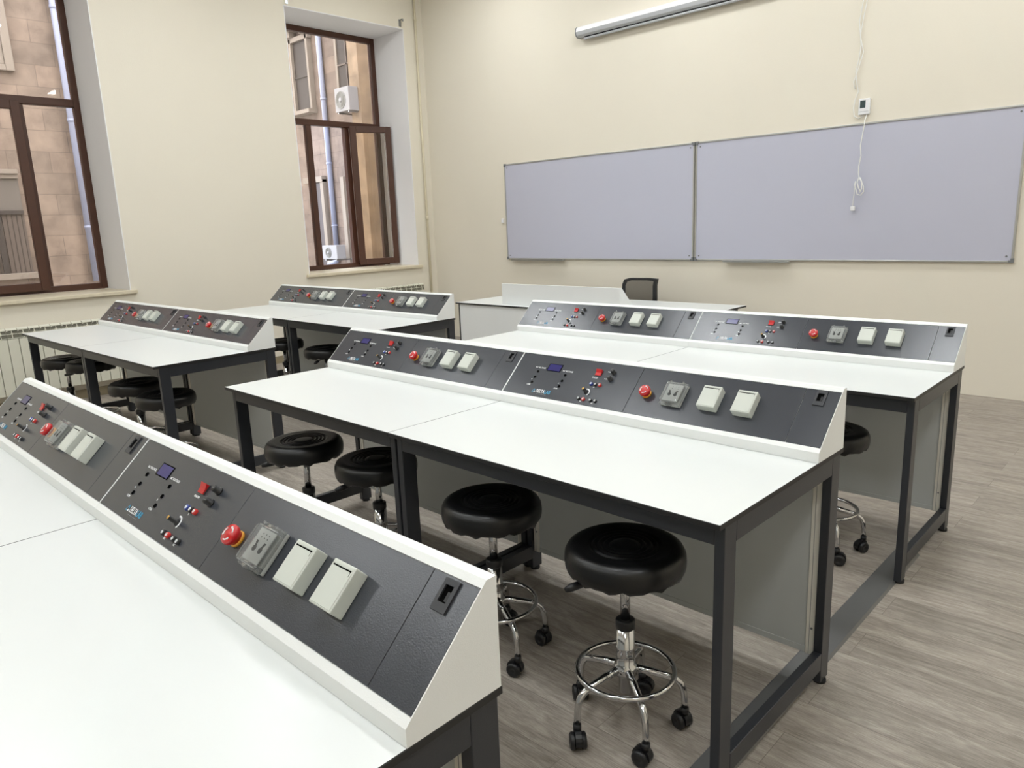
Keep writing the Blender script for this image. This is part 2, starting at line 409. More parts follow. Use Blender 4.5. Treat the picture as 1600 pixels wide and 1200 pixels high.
# console: local u along the unit (0..L), v up the slope
AL = Vector((0, .1798, .1711)); SL = AL.length; EV = AL.normalized(); EN = Vector((0, -EV.z, EV.y))
P0 = Vector((-L_, -.2009, TZ + .0328))
SLOPE = Matrix((( 1, EV.x, EN.x, P0.x), (0, EV.y, EN.y, P0.y), (0, EV.z, EN.z, P0.z), (0, 0, 0, 1)))
def console_unit():
    t = thing('control_console', '', 'control console')
    CZ = TZ + .0005
    a, H = .0323, .2034
    def pt(v, n): p = P0 + EV * v + EN * n; return (p.y, p.z)
    full = [(-.2009, CZ), (-.2009, CZ + a), (-.0211, CZ + H), (0, CZ + H), (0, CZ)]
    rec = [(-.2009, CZ), (-.2009, CZ + a), pt(.0175, 0), pt(.0175, -.004), pt(.2325, -.004), pt(.2325, 0), (-.0211, CZ + H), (0, CZ + H), (0, CZ)]
    g = G(); g.prism(rec, -L_ + .0025, -.0025, 'housing'); g.prism(full, -L_ + .0004, -L_ + .0025, 'housing'); g.prism(full, -.0025, -.0004, 'housing')
    g.build('housing', t)
    S = SLOPE
    def panel(name, u0, u1):
        g = G(); g.box(u0, u1, .0188, .2312, -.0035, -.0004, 'dark', .0006, 1); return g.build(name, t, S)
    ip = panel('instrument_panel', .0032, .6412); pp = panel('power_panel', .6428, 1.2772); ep = panel('end_panel', 1.2788, L_ - .0032)
    # --- instrument panel
    g = G(); g.box(.177, .252, .1535, .1915, -.0003, .0008, 'hole'); g.box(.181, .248, .1565, .1885, .0006, .0012, 'lcd');
    g.build('display', t, S)
    for u in (.1355, .288):
        for v in (.1433, .1135, .0857):
            g = G(); g.lathe([(.0062, -.0005), (.0062, .0012), (.0048, .0012), (.0040, -.0003), (0, -.0003)], 'hole', 14, Matrix.Translation((u, v, 0)), cap=False)
            g.build('banana_socket', ip, S)
    for tx, u, v, sz in (('DC VOLTAGE', .11, .161, .0092), ('AC VOLTAGE', .263, .161, .0092), ('A', .1225, .0985, .0075), ('COM', .113, .0705, .0085), ('A', .275, .0985, .0075), ('COM', .266, .0705, .0085),
                         ('ON/OFF', .425, .1505, .0078), ('FUSE', .486, .187, .0068), ('FUSE', .486, .152, .0068), ('3~', .455, .1055, .007), ('DC', .425, .0315, .007), ('AC', .483, .0315, .007)):
        g = G(); g.text(tx, sz, (u, v, -.0003), 'white', bold=.0002, depth=.0002)
        g.build('printed_caption', ip, S)
    g = G(); T = Matrix.Translation((0, 0, -.0002))
    tri = [(.160, .040), (.181, .040), (.1705, .0575)]
    def ring2(P, k): 
        c = (sum(p[0] for p in P) / 3, sum(p[1] for p in P) / 3); return [(c[0] + (p[0] - c[0]) * k, c[1] + (p[1] - c[1]) * k) for p in P]
    g.prism(tri, 0, .0003, 'blue', 'z', T); g.prism(ring2(tri, .62), .0003, .0005, 'dark', 'z', T); g.prism([(.172, .040), (.181, .040), (.1765, .0475)], .0005, .0008, 'white', 'z', T)
    g.text('DELTA', .0235, (.1835, .0400, .0001), 'white', sx=.66, bold=.0004, depth=.0002)
    g.text('LAB', .0235, (.2312, .0400, .0001), 'blue', sx=.76, bold=.0004, depth=.0002)
    for k in range(16):
        g.box(.192 + k * .0034, .1942 + k * .0034, .0325, .0345, -.0003, .0001, 'greyp')
    g.build('logo', ip, S)
    g = G(); g.box(.4335, .4655, .162, .1905, -.0004, .002, 'black', .0008, 1); rs = None
    rk = g.build('rocker_switch', t, S)
    g = G(); g.prism([(.1635, .002), (.189, .002), (.189, .0125), (.176, .006), (.1635, .0045)], .4355, .4635, 'red', 'x', S); g.build('rocker', rk)
    for v in (.187, .1545):
        g = G(); T = S @ Matrix.Translation((.517, v, 0))
        g.lathe([(.0105, -.0003), (.0105, .003), (.0085, .0035), (.0085, .019), (.0075, .020), (0, .020)], 'black', 20, T)
        g.box(-.006, .006, -.0007, .0007, .0195, .0204, 'greyp', T=T)
        g.build('fuse_holder', t)
    for u, v, c in ((.440, .12, 'bluejack'), (.461, .12, 'black'), (.483, .12, 'redjack'), (.4165, .0442, 'black'), (.4415, .0442, 'redjack'), (.4765, .0442, 'black'), (.5005, .0442, 'black')):
        g = G(); T = S @ Matrix.Translation((u, v, 0))
        g.lathe([(.0075, -.0003), (.0075, .004), (.0066, .0075), (.0045, .0078)], c, 18, T, cap=False)
        g.lathe([(.0045, .0078), (.0036, .0084), (.0027, .0080), (.0024, .003)], 'white', 18, T, cap=False)
        g.lathe([(.0026, .0045), (0, .0045)], 'hole', 12, T, cap=False)
        g.build('jack', t)
    g = G(); T = S @ Matrix.Translation((.4345, .0795, 0))
    g.lathe([(.009, -.0003), (.009, .003), (.0062, .004), (.0060, .026), (.0052, .027)], 'black', 20, T, cap=False); g.lathe([(.0054, .0268), (.003, .0276), (0, .0276)], 'brass', 16, T, cap=False)
    kn = g.build('knob', t)
    g = G()
    arc = [( .0175 * math.cos(math.radians(x)), .0175 * math.sin(math.radians(x))) for x in range(-50, 120, 10)]; arci = [(.0130 * math.cos(math.radians(x)), .0130 * math.sin(math.radians(x))) for x in range(110, -60, -10)]
    g.prism(arc + arci, -.0003, .0002, 'white', 'z', T); g.build('dial_mark', kn)
    # --- emergency stop
    T = S @ Matrix.Translation((.708, .115, 0))
    g = G(); g.lathe([(.0165, .006), (.0165, .012), (.0205, .0145), (.0228, .018), (.0232, .025), (.0212, .0300), (0, .0312)], 'red', 32, T)
    for k in range(3):
        a0 = k * 120 + 20
        A1 = [(.0165 * math.cos(math.radians(a0 + x)), .0165 * math.sin(math.radians(a0 + x))) for x in range(0, 70, 10)]; A2 = [(.0135 * math.cos(math.radians(a0 + x)), .0135 * math.sin(math.radians(a0 + x))) for x in range(60, -10, -10)]
        g.prism(A1 + A2, .0302, .0316, 'white', 'z', T)
        tip = math.radians(a0 + 74); b1 = math.radians(a0 + 58)
        g.prism([(.0185 * math.cos(b1), .0185 * math.sin(b1)), (.015 * math.cos(tip), .015 * math.sin(tip)), (.0115 * math.cos(b1), .0115 * math.sin(b1))], .0302, .0317, 'white', 'z', T)
    es = g.build('emergency_stop_button', t)
    g = G(); g.lathe([(.0190, -.0003), (.0190, .004), (.0180, .0065), (.015, .0065)], 'yellow', 28, T); g.build('collar', es)
    # --- socket under a clear hinged cover
    g = G(); g.box(.786, .868, .0765, .171, -.0003, .010, 'boxin', .003, T=S); g.box(.795, .859, .088, .160, .010, .024, 'boxin', .002, T=S)
    for du in (-.012, .012):
        T = S @ Matrix.Translation((.827 + du, .116, .010))
        g.lathe([(.0068, .0139), (.0068, .0144), (0, .0144)], 'hole', 16, T)
        g.prism([(-.003, .006), (.003, .004), (.008 if du > 0 else 0.0, .017), (0 if du > 0 else -.008, .017)], .0139, .0143, 'hole', 'z', T)
    for k in range(3):
        for j in range(2): g.box(.815 + k * .012, .8175 + k * .012, .140 + j * .008, .1425 + j * .008, .0238, .0243, 'hole', T=S)
    so = g.build('covered_socket', t)
    g = G(); g.box(.784, .870, .0745, .173, .0102, .020, 'clear', .004, T=S); g.box(.789, .865, .080, .1655, .020, .038, 'clear', .009, 3, T=S)
    g.box(.797, .805, .167, .173, .018, .030, 'clear', .002, T=S); g.box(.848, .856, .167, .173, .018, .030, 'clear', .002, T=S); g.box(.815, .838, .0725, .079, .010, .026, 'clear', .002, T=S)
    g.build('clear_cover', so)
    # --- two outlet boxes
    for u0 in (.940, 1.071):
        g = G(); g.box(u0, u0 + .070, .083, .171, -.0003, .0325, 'box', .0025, 3, T=S)
        ob = g.build('outlet_box', t)
        g = G(); g.box(u0 + .0035, u0 + .0665, .0865, .1585, .0315, .0338, 'box', .0006, 1, T=S); g.box(u0 + .006, u0 + .062, .1592, .1618, .0318, .0329, 'hole', T=S)
        g.box(u0 + .0035, u0 + .0665, .1624, .168, .0318, .0335, 'box', .0004, 1, T=S)
        g.box(u0 + .0618, u0 + .0626, .150, .160, .0332, .0341, 'hole', T=S)
        g.build('lid', ob)
    # --- port module
    g = G()
    u0, u1, v0, v1 = 1.3155, 1.3505, .170, .2265
    a0, a1, b0, b1 = 1.3225, 1.3425, .186, .216
    for bx in ((u0, a0, v0, v1), (a1, u1, v0, v1), (a0, a1, v0, b0), (a0, a1, b1, v1)): g.box(*bx, -.0003, .0038, 'portf', T=S)
    g.box(a0, a1, b0, b1, -.0003, .0002, 'hole', T=S); g.box(a0 + .011, a1 - .002, b0 + .003, b1 - .010, .0001, .0012, 'black', T=S)
    g.build('data_port', t)
    return t

rows = {'A': (.0271, -1.6357, -.0052), 'B': (0, 0, -.0099), 'C': (-.0161, 1.6346, .0040), 'D': (-3.7535, .0329, .0118), 'E': (-3.7806, 1.7005, -.0028)}
btxt = {('A', 0): 'white-topped lab bench in the bottom left foreground, under the nearest console',
        ('A', 1): 'white-topped lab bench at the left picture edge, far half of the foreground pair',
        ('B', 0): 'white lab bench in the picture centre, standing over the two nearest stools',
        ('B', 1): 'white lab bench, left half of the central pair, over two ribbed black stools',
        ('C', 0): 'white lab bench at the far right with open floor beside its steel end frame',
        ('C', 1): 'white lab bench in front of the teacher desk, left half of the right rear pair',
        ('D', 0): 'white lab bench, nearer half of the pair beside the left window radiator',
        ('D', 1): 'white lab bench right against the radiator under the left window',
        ('E', 0): 'white lab bench left of the teacher desk, right half of the rearmost left pair',
        ('E', 1): 'white lab bench nearest the second window, left half of the rearmost left pair'}
ctxt = {('A', 0): 'sloping dark control console nearest the camera, its cream end plate in full view',
        ('A', 1): 'sloping dark control console at the left picture edge, touching the nearest one',
        ('B', 0): 'sloping dark control console on the central bench pair, the right one with a clear logo',
        ('B', 1): 'sloping dark control console on the central bench pair, its left one above the ribbed stools',
        ('C', 0): 'sloping dark control console at the far right, in front of the bare cream wall',
        ('C', 1): 'sloping dark control console in front of the teacher desk and its chair',
        ('D', 0): 'sloping dark control console of the left middle pair, right one with end plate visible',
        ('D', 1): 'sloping dark control console of the left middle pair, the one below the left window sill',
        ('E', 0): 'small distant dark control console directly left of the teacher desk',
        ('E', 1): 'small distant dark control console, left one of the rear pair below the second window'}
bench0 = bench_unit(); cons0 = console_unit(); first = True
for r in 'ABCDE':
    x, y, a = rows[r]
    for k in (0, 1):
        b = bench0 if first else copy_tree(bench0)
        c = cons0 if first else copy_tree(cons0)
        first = False
        p = (x - k * L_ * math.cos(a), y - k * L_ * math.sin(a), 0)
        for o, t, gr in ((b, btxt, 'lab benches'), (c, ctxt, 'control consoles on the benches')):
            o.location = p; o.rotation_euler = (0, 0, a); o['label'] = t[(r, k)]; o['group'] = gr

# ------------------------------------------------------------------ stools
def stool():
    t = thing('rolling_stool', '', 'stool')
    # seat: origin at its top, so that height can vary
    prof = [(0, -.084), (.172, -.084), (.179, -.081), (.185, -.068), (.187, -.048), (.185, -.026), (.177, -.011), (.166, -.004), (.158, -.001)]
    prof += [(.140, -.001), (.122, -.004)]
    for r0 in (.116, .098, .080, .062):
        prof += [(r0, -.003), (r0 - .005, -.0035), (r0 - .010, -.009), (r0 - .014, -.0085)]
    prof += [(.044, -.004), (.030, -.003), (.0, -.002)]
    g = G(); g.lathe(prof, 'vinyl', 56)
    for v in g.bm.verts:
        rr = math.hypot(v.co.x, v.co.y)
        if v.co.z < -.076 and rr > .1:
            a = math.atan2(v.co.y, v.co.x); v.co.z += .004 * math.sin(a * 14) + .003 * math.sin(a * 23 + 1)
    seat = g.build('seat', t, loc=(0, 0, .62))
    g = G(); g.box(-.06, .06, -.06, .06, -.092, -.080, 'black', .003); g.build('seat_plate', seat)
    g = G(); g.cyl((0, 0, -.26), (0, 0, -.09), .0155, 'chrome', 20); g.build('gas_rod', seat)
    g = G(); g.tube([(0.02, 0, -.095), (-.08, 0, -.100), (-.15, 0, -.104)], .004, 'black', 8); g.tube([(-.135, 0, -.103), (-.15, 0, -.104), (-.185, 0, -.108), (-.205, 0, -.112)], [.008, .012, .013, .008], 'black', 12)
    g.build('height_lever', seat, rot=None)
    g = G(); g.lathe([(.0, .13), (.022, .13), (.022, .19), (.036, .192), (.036, .225), (.029, .228), (.029, .283), (.031, .285), (.031, .290), (.029, .292), (.029, .352)], 'chrome', 28); g.build('column', t)
    g = G(); g.lathe([(.029, .352), (.031, .354), (.031, .380), (.027, .384), (.016, .384)], 'black', 24); g.build('column_collar', t)
    n = 48
    g = G(); g.tube([(.154 * math.cos(2 * PI * k / n), .154 * math.sin(2 * PI * k / n), .205) for k in range(n)], .0085, 'chrome', 12, True); g.build('foot_ring', t)
    for k in range(5):
        a = k * 2 * PI / 5; R = Matrix.Rotation(a, 4, 'Z')
        pts = [(.03, 0, .212), (.08, 0, .202), (.125, 0, .190), (.155, 0, .180), (.172, 0, .165), (.182, 0, .140), (.186, 0, .105), (.187, 0, .078)]
        g = G(); g.tube([R @ Vector(p) for p in pts], [.0125, .0125, .0115, .0115, .0115, .011, .0105, .0105], 'chrome', 12); g.build('leg', t)
        # caster: hood and two wheels
        sw = a + (0.7, -0.9, 1.5, 2.4, -2.0)[k]
        T = Matrix.Translation(R @ Vector((.187, 0, 0))) @ Matrix.Rotation(sw, 4, 'Z')
        g = G()
        hood = [(.030 * math.cos(math.radians(x)) - .012, .032 + .030 * math.sin(math.radians(x))) for x in range(-20, 201, 20)]
        g.prism(hood + [(-.02, .035)], -.010, .010, 'black', 'y', T); g.lathe([(.013, .055), (.013, .078), (.0, .078)], 'black', 16, T)
        cs = g.build('caster', t)
        for s in (-1, 1):
            g = G(); y0, y1 = (s * .0105, s * .026)
            Tw = T @ Matrix.Translation((-.012, y0, .0268)) @ Matrix.Rotation(-s * PI / 2, 4, 'X')
            g.lathe([(.0, 0), (.026, 0), (.0268, .003), (.0268, .011), (.022, .0155), (.010, .0155), (.008, .013), (0, .013)], 'black', 24, Tw)
            g.build('wheel', cs)
    return t
st0 = stool()
SG = 'round rolling stools at the benches'
stools = [(-.400, -.668, .640, -36.5, 65, 'round black rolling stool nearest the camera, chrome base fully visible under the central bench'),
          (-1.025, -.628, .625, -22, 20, 'round black rolling stool half hidden behind the end of the foreground console'),
          (-2.295, -.650, .630, 12, 60, 'round black stool with visible ribs, under the left end of the central bench pair'),
          (-1.85, -.55, .600, 40, 80, 'round black stool cut by the middle leg of the central bench pair'),
          (-6.20, -.60, .648, 5, 230, 'round black stool seat by the left radiator, leftmost in the picture'),
          (-5.80, -.525, .650, 30, 60, 'round black stool with drop lever, behind the middle leg of the left bench pair'),
          (-4.773, -.544, .600, 10, 30, 'round black stool under the left bench pair, just right of its middle leg'),
          (-4.156, -.578, .600, 45, 10, 'round black stool behind the right front leg of the left bench pair'),
          (-5.62, 1.115, .600, 0, 50, 'round black stool in the gap behind the left consoles, beside a rear bench leg'),
          (-4.855, 1.09, .600, 33, 120, 'round black stool seat just left of the central console, under the rearmost left bench'),
          (-.43, 1.03, .610, 24, 40, 'round black rolling stool under the far right bench, left side hidden by a console')]
for i, (x, y, z, a, lv, lab) in enumerate(stools):
    o = st0 if i == 0 else copy_tree(st0)
    o.location = (x, y, 0); o.rotation_euler = (0, 0, math.radians(a)); o['label'] = lab; o['group'] = SG
    for ch in [c for c in C.objects if c.parent == o and c.name.startswith('seat')]:
        ch.location = (0, 0, z); ch.rotation_euler = (0, 0, math.radians(lv - a))

# ------------------------------------------------------------------ teacher desk and chair
t = thing('teacher_desk', 'wide white teacher desk with black edges below the whiteboards', 'desk', (-5.45, 3.205, 0))
Tt = Matrix.Translation((5.45, -3.205, 0))
g = G(); g.box(-5.45, -2.42, 3.205, 4.235, .734, .75, 'edge', .0015, 1, T=Tt); up = g.slot('top')
for f in g.bm.faces:
    if f.normal.z > .9: f.material_index = up
g.build('desktop', t)
for xa in (-5.41, -2.72):
    g = G(); g.box(xa, xa + .02, 3.215, 4.2, 0, .734, 'edge', T=Tt)
    pw = g.slot('deskp')
    for f in g.bm.faces:
        if abs(f.normal.x) > .9: f.material_index = pw
    g.build('side_panel', t)
g = G(); g.box(-5.39, -2.72, 3.225, 3.243, .02, .734, 'deskp', T=Tt); g.build('front_panel', t)
g = G(); g.box(-2.70, -2.46, 3.30, 3.34, .69, .734, 'steel', T=Tt); g.box(-2.70, -2.46, 4.10, 4.14, .69, .734, 'steel', T=Tt); g.build('support_bracket', t)
t = thing('desk_screen', 'white raised screen panel with a sloped side wing standing on the teacher desk', 'screen panel', (-4.8, 3.31, .7505))
g = G(); g.box(0, 1.56, 0, .018, 0, .222, 'deskp', .001, 1); g.build('front_board', t)
g = G(); g.prism([(.018, 0), (.018, .222), (.03, .222), (.25, 0)], 1.542, 1.56, 'deskp'); g.build('side_wing', t)

t = thing('office_chair', 'black office chair with taupe mesh backrest behind the teacher desk', 'chair', (-3.72, 4.12, 0), math.radians(2))
g = G(); g.box(-.24, .24, -.23, .22, .44, .50, 'vinyl', .03, 4); g.build('seat', t)
out = [(-.205, .54), (-.222, .75), (-.218, .90), (-.19, .955), (-.12, .972), (.12, .976), (.225, .968), (.212, .90), (.215, .75), (.20, .54)]
inn = [(x * .80, .60 + (z - .54) * .80) for x, z in out]
g = G(); n = len(out)
ring_pts = [(x, .27, z) for x, z in out] 
ym = lambda z: .225 + .03 * (z - .5)
A = []; 
for y in (0, .03):
    A.append([g.bm.verts.new((x, ym(z) + y, z)) for x, z in out]); A.append([g.bm.verts.new((x, ym(z) + y, z)) for x, z in inn])
fs = []
for k in range(n):
    j = (k + 1) % n
    fs += [g.bm.faces.new([A[0][k], A[0][j], A[1][j], A[1][k]]), g.bm.faces.new([A[2][k], A[3][k], A[3][j], A[2][j]]),
           g.bm.faces.new([A[0][k], A[2][k], A[2][j], A[0][j]]), g.bm.faces.new([A[1][k], A[1][j], A[3][j], A[3][k]])]
bmesh.ops.recalc_face_normals(g.bm, faces=fs); g.slot('black'); bf = g.build('back_frame', t)
g = G(); g.prism(inn, .238, .246, 'mesh', 'y'); g.build('mesh_back', bf)
g = G(); g.box(-.03, .03, .19, .27, .40, .60, 'black', .01); g.build('back_bracket', t)
for s in (-1, 1):
    g = G(); g.tube([(s * .25, .05, .46), (s * .29, .03, .50), (s * .29, .02, .64)], .013, 'black', 10); g.box(s * .29 - .03, s * .29 + .03, -.14, .10, .64, .665, 'black', .01); g.build('armrest', t)
g = G(); g.cyl((0, 0, .10), (0, 0, .44), .026, 'black'); g.build('column', t)
for k in range(5):
    a = 2 * PI * k / 5 + .3; c, s = math.cos(a), math.sin(a)
    g = G(); g.tube([(.02 * c, .02 * s, .12), (.28 * c, .28 * s, .075)], [.022, .014], 'black', 10); lg = g.build('base_arm', t)
    g = G(); g.cyl((.28 * c - s * .02, .28 * s + c * .02, .028), (.28 * c + s * .02, .28 * s - c * .02, .028), .028, 'foot'); g.cyl((.28 * c, .28 * s, .03), (.28 * c, .28 * s, .08), .008, 'foot'); g.build('caster', lg)

# ------------------------------------------------------------------ whiteboards
def board(x0, x1, tray, lab):
    t = thing('whiteboard', lab, 'whiteboard', (x0, YW, 1.14), 0, 'whiteboards on the front wall')
    w, h = x1 - x0, 1.222
    g = G(); g.box(.012, w - .012, -.020, -.002, .012, h - .012, 'board'); g.build('writing_surface', t)
    g = G(); f = .016
    for bx in ((0, w, 0, f), (0, w, h - f, h)): g.box(bx[0], bx[1], -.028, -.001, bx[2], bx[3], 'alu', .003)
    for bx in ((0, f), (w - f, w)): g.box(bx[0], bx[1], -.028, -.001, f, h - f, 'alu', .003)
    g.build('frame', t)
    for cx, cz, sx, sz in ((0, 0, 1, 1), (w, 0, -1, 1), (0, h, 1, -1), (w, h, -1, -1)):
        g = G(); e = .034
        p = [(cx - sx * .003, cz - sz * .003), (cx + sx * e, cz - sz * .003), (cx + sx * e, cz + sz * .019), (cx + sx * .019, cz + sz * .019), (cx + sx * .019, cz + sz * e), (cx - sx * .003, cz + sz * e)]
        g.prism(p, -.031, -.001, 'capg', 'y'); cp = g.build('corner_cap', t)
        g = G(); g.cyl((cx + sx * .05, -.0205, cz + sz * .05), (cx + sx * .05, -.0245, cz + sz * .05), .008, 'capg', 12); g.build('screw', cp)
    g = G(); a, b = tray[0] - x0, tray[1] - x0
    g.prism([(-.028, .000), (-.075, -.005), (-.082, .008), (-.085, .006), (-.079, -.012), (-.028, -.012)], a, b, 'alu'); g.build('pen_tray', t)
    return t
board(-6.10, -3.308, (-5.98, -5.10), 'left whiteboard, nearer the corner, pale blank lavender surface in aluminium frame')
board(-3.292, -.392, (-2.93, -2.24), 'right whiteboard with the white cable hanging across it')

t = thing('thermostat', 'small white wall thermostat with dark display above the right whiteboard', 'thermostat', (-1.627, YW, 2.50))
g = G(); g.box(-.048, .048, -.030, -.001, -.068, .068, 'screenc', .006, 3); g.build('body', t)
g = G(); g.box(-.034, .012, -.0312, -.0295, -.012, .052, 'thermolcd'); g.box(-.04, .042, -.0306, -.0295, -.043, -.041, 'capg'); g.build('display', t)
def wob(pts, n, amp, r, seed):
    random.seed(seed); out = []
    for (a, b) in zip(pts, pts[1:]):
        a, b = Vector(a), Vector(b)
        for k in range(n): out.append(a.lerp(b, k / n))
    out.append(Vector(pts[-1])); return out
g = G()
y = YW - .012
g.tube([(-1.668, y, 4.88), (-1.66, y, 4.2), (-1.672, y, 3.8), (-1.66, y, 3.6), (-1.691, y, 3.385), (-1.714, y, 3.21), (-1.688, y, 3.023), (-1.70, y, 2.9), (-1.719, y, 2.806), (-1.708, y, 2.72), (-1.689, y, 2.633), (-1.712, y, 2.57), (-1.722, y, 2.50), (-1.712, y, 2.43), (-1.675, y, 2.405), (-1.64, y, 2.42)], .0045, 'cable', 8)
g.tube([(-1.64, y, 4.88), (-1.655, y - .004, 4.2), (-1.645, y, 3.8), (-1.655, y, 3.5), (-1.66, y, 3.38), (-1.684, y, 3.22), (-1.700, y, 3.10), (-1.675, y, 3.0), (-1.665, y, 2.96), (-1.69, y, 2.86), (-1.735, y, 2.72), (-1.715, y, 2.66)], .004, 'cable', 8)
tag(g.build('power_cable'), 'thin white wavy cables running down the wall to the thermostat', 'cable')
g = G(); y = YW - .055
g.tube([(-1.605, YW - .012, 2.43), (-1.603, y, 2.385), (-1.606, y, 2.34), (-1.618, y, 2.24), (-1.628, y, 2.168), (-1.618, y, 2.08), (-1.632, y, 1.99), (-1.630, y, 1.93), (-1.623, y, 1.895), (-1.634, y - .01, 1.85), (-1.618, y - .015, 1.80), (-1.600, y - .01, 1.765)], .0046, 'cable', 8)
g.tube([(-1.623, y, 1.895), (-1.600, y - .012, 1.86), (-1.575, y - .015, 1.81), (-1.572, y - .012, 1.765), (-1.598, y - .01, 1.735), (-1.628, y - .01, 1.745), (-1.640, y - .012, 1.79), (-1.655, y - .01, 1.83), (-1.650, y, 1.86)], .0046, 'cable', 8)
g.tube([(-1.612, y - .004, 1.89), (-1.590, y - .02, 1.85), (-1.588, y - .02, 1.79), (-1.605, y - .018, 1.76)], .0046, 'cable', 8)
g.tube([(-1.650, y, 1.86), (-1.655, y, 1.78), (-1.662, y, 1.70), (-1.664, y, 1.635)], .0036, 'cable', 8)
t = tag(g.build('sensor_cable'), 'coiled white cable dangling from the thermostat over the whiteboard', 'cable')
g = G(); g.box(-1.682, -1.642, y - .012, y + .012, 1.600, 1.640, 'screenc', .005); g.build('plug', t)
g = G(); g.box(-.016, .016, -.03, -.001, -.03, .03, 'screenc', .005); o = g.build('wall_switch', loc=(-6.17, YW, 1.644)); tag(o, 'tiny white wall switch box left of the left whiteboard', 'switch')

# projection screen casing
t = thing('projection_screen', 'long white rolled up projection screen casing high on the front wall', 'projection screen', (-4.80, YW, 3.65))
w = 2.5
prof = [(-.000, .0), (-.075, .0), (-.095, .018), (-.105, .055), (-.095, .095), (-.07, .112), (-.000, .115)]
g = G(); g.prism(prof, 0.0, w, 'screenc')
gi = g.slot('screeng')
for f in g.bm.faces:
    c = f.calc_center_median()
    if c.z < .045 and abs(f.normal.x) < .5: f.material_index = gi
g.build('casing', t)
for xa in (-.012, w):
    g = G(); g.prism([(a * 1.03, b * 1.04 - .002) for a, b in prof], xa, xa + .012, 'capg'); g.build('end_cap', t)
g = G(); g.box(.09, w - .1, -.062, -.056, -.012, .0, 'black'); g.build('screen_fabric', t)
g = G(); g.cyl((.085, -.059, -.024), (w - .09, -.059, -.024), .0125, 'screeng', 16); g.build('bottom_bar', t)

# corner pipe, curtain brackets
g = G(); g.cyl((XL + .028, 4.648, 0), (XL + .028, 4.648, ZC), .017, 'pipe', 18); g.cyl((XL + .028, 4.648, 1.70), (XL + .028, 4.648, 1.76), .022, 'pipe', 18); g.cyl((XL + .028, 4.648, 4.36), (XL + .028, 4.648, 4.40), .020, 'pipe', 18)
tag(g.build('heating_pipe'), 'thin cream heating pipe running up the wall beside the room corner', 'pipe')
for yy, lab in ((2.70, 'small metal curtain bracket above the left corner of the second window'), (4.40, 'small metal curtain bracket above the right corner of the second window')):
    g = G(); g.box(0, .005, -.018, .018, -.045, .045, 'satin'); g.box(0, .07, -.012, .012, .033, .040, 'satin'); g.box(.062, .068, -.012, .012, .01, .04, 'satin')
    tag(g.build('curtain_bracket', loc=(XL, yy, 4.31)), lab, 'bracket', 'curtain brackets')

# radiators
def radiator(y0, n, lab):
    t = thing('radiator', lab, 'radiator', (XL + .006, y0, 0), 0, 'radiators under the windows')
    p = .0945
    proto = None
    for k in range(n):
        if proto is None:
            g = G()
            g.box(.092, .104, .0015, p - .0035, .16, .705, 'rad', .003)
            g.box(.02, .09, p / 2 - .012, p / 2 + .012, .16, .76, 'rad')
            g.box(.012, .022, .002, p - .004, .20, .70, 'rad')
            # slanted top grille with plates painted shade-grey for two rows of openings
            for (xa, za, xb, zb) in ((.104, .712, .098, .752), (.098, .752, .088, .790)):
                g.prism([(xa - .004, za), (xa, za), (xa - .001, za + .004), (xa - .006, za + .004)], .001, p - .002, 'rad', 'y')
                g.prism([(xa - .012, za), (xa, za), (xb, zb), (xb - .012, zb)], p / 2 - .003, p / 2 + .003, 'rad', 'y')
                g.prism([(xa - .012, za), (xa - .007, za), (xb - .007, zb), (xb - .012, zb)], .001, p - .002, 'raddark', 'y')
            g.prism([(.022, .800), (.070, .812), (.090, .797), (.092, .789), (.084, .786), (.070, .802), (.022, .790)], .003, p - .005, 'rad', 'y')
            g.prism([(.060, .808), (.096, .800), (.100, .780), (.094, .780), (.09, .794), (.06, .800)], .001, .012, 'rad', 'y')
            proto = g.build('section', t)
        else:
            c = proto.copy(); C.objects.link(c); c.parent = t; c.location = (0, k * p, 0)
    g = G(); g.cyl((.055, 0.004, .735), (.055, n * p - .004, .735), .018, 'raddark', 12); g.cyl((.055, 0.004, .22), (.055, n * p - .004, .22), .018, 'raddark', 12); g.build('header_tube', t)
    g = G(); g.cyl((.055, n * p - .02, 0), (.055, n * p - .02, .22), .009, 'pipe', 10); g.build('supply_pipe', t)
radiator(-1.20, 18, 'cream sectional radiator under the left window, behind the left bench pair')
radiator(2.75, 18, 'cream sectional radiator under the second window, mostly hidden by the rear consoles')

# cable cover on the floor
g = G(); g.prism([(-.147, 0), (-.139, .010), (-.047, .010), (-.039, 0)], -3.6, 1.22, 'strip', 'y')
tag(g.build('cable_cover'), 'flat grey metal cable cover strip on the floor under the right bench ends', 'cable cover')

# ceiling lights (lamps of the room)
k = 0
LT = thing
for yy, nm in ((3.45, 'front'), (.78, 'second'), (-1.73, 'third'), (-4.4, 'rear')):
    for xx, side in ((-5.8, 'by the windows'), (-3.25, 'left of centre'), (-.7, 'right of centre'), (1.85, 'by the right wall')):
        t = thing('ceiling_light', 'square white ceiling light in the %s row, %s' % (nm, side), 'ceiling light', (xx, yy, ZC), 0, 'ceiling lights')
        g = G(); g.box(-.31, .31, -.31, .31, -.045, -.001, 'frosted', .004); g.build('frame', t)
        g = G(); g.box(-.29, .29, -.29, .29, -.05, -.0452, 'light'); g.build('diffuser', t)

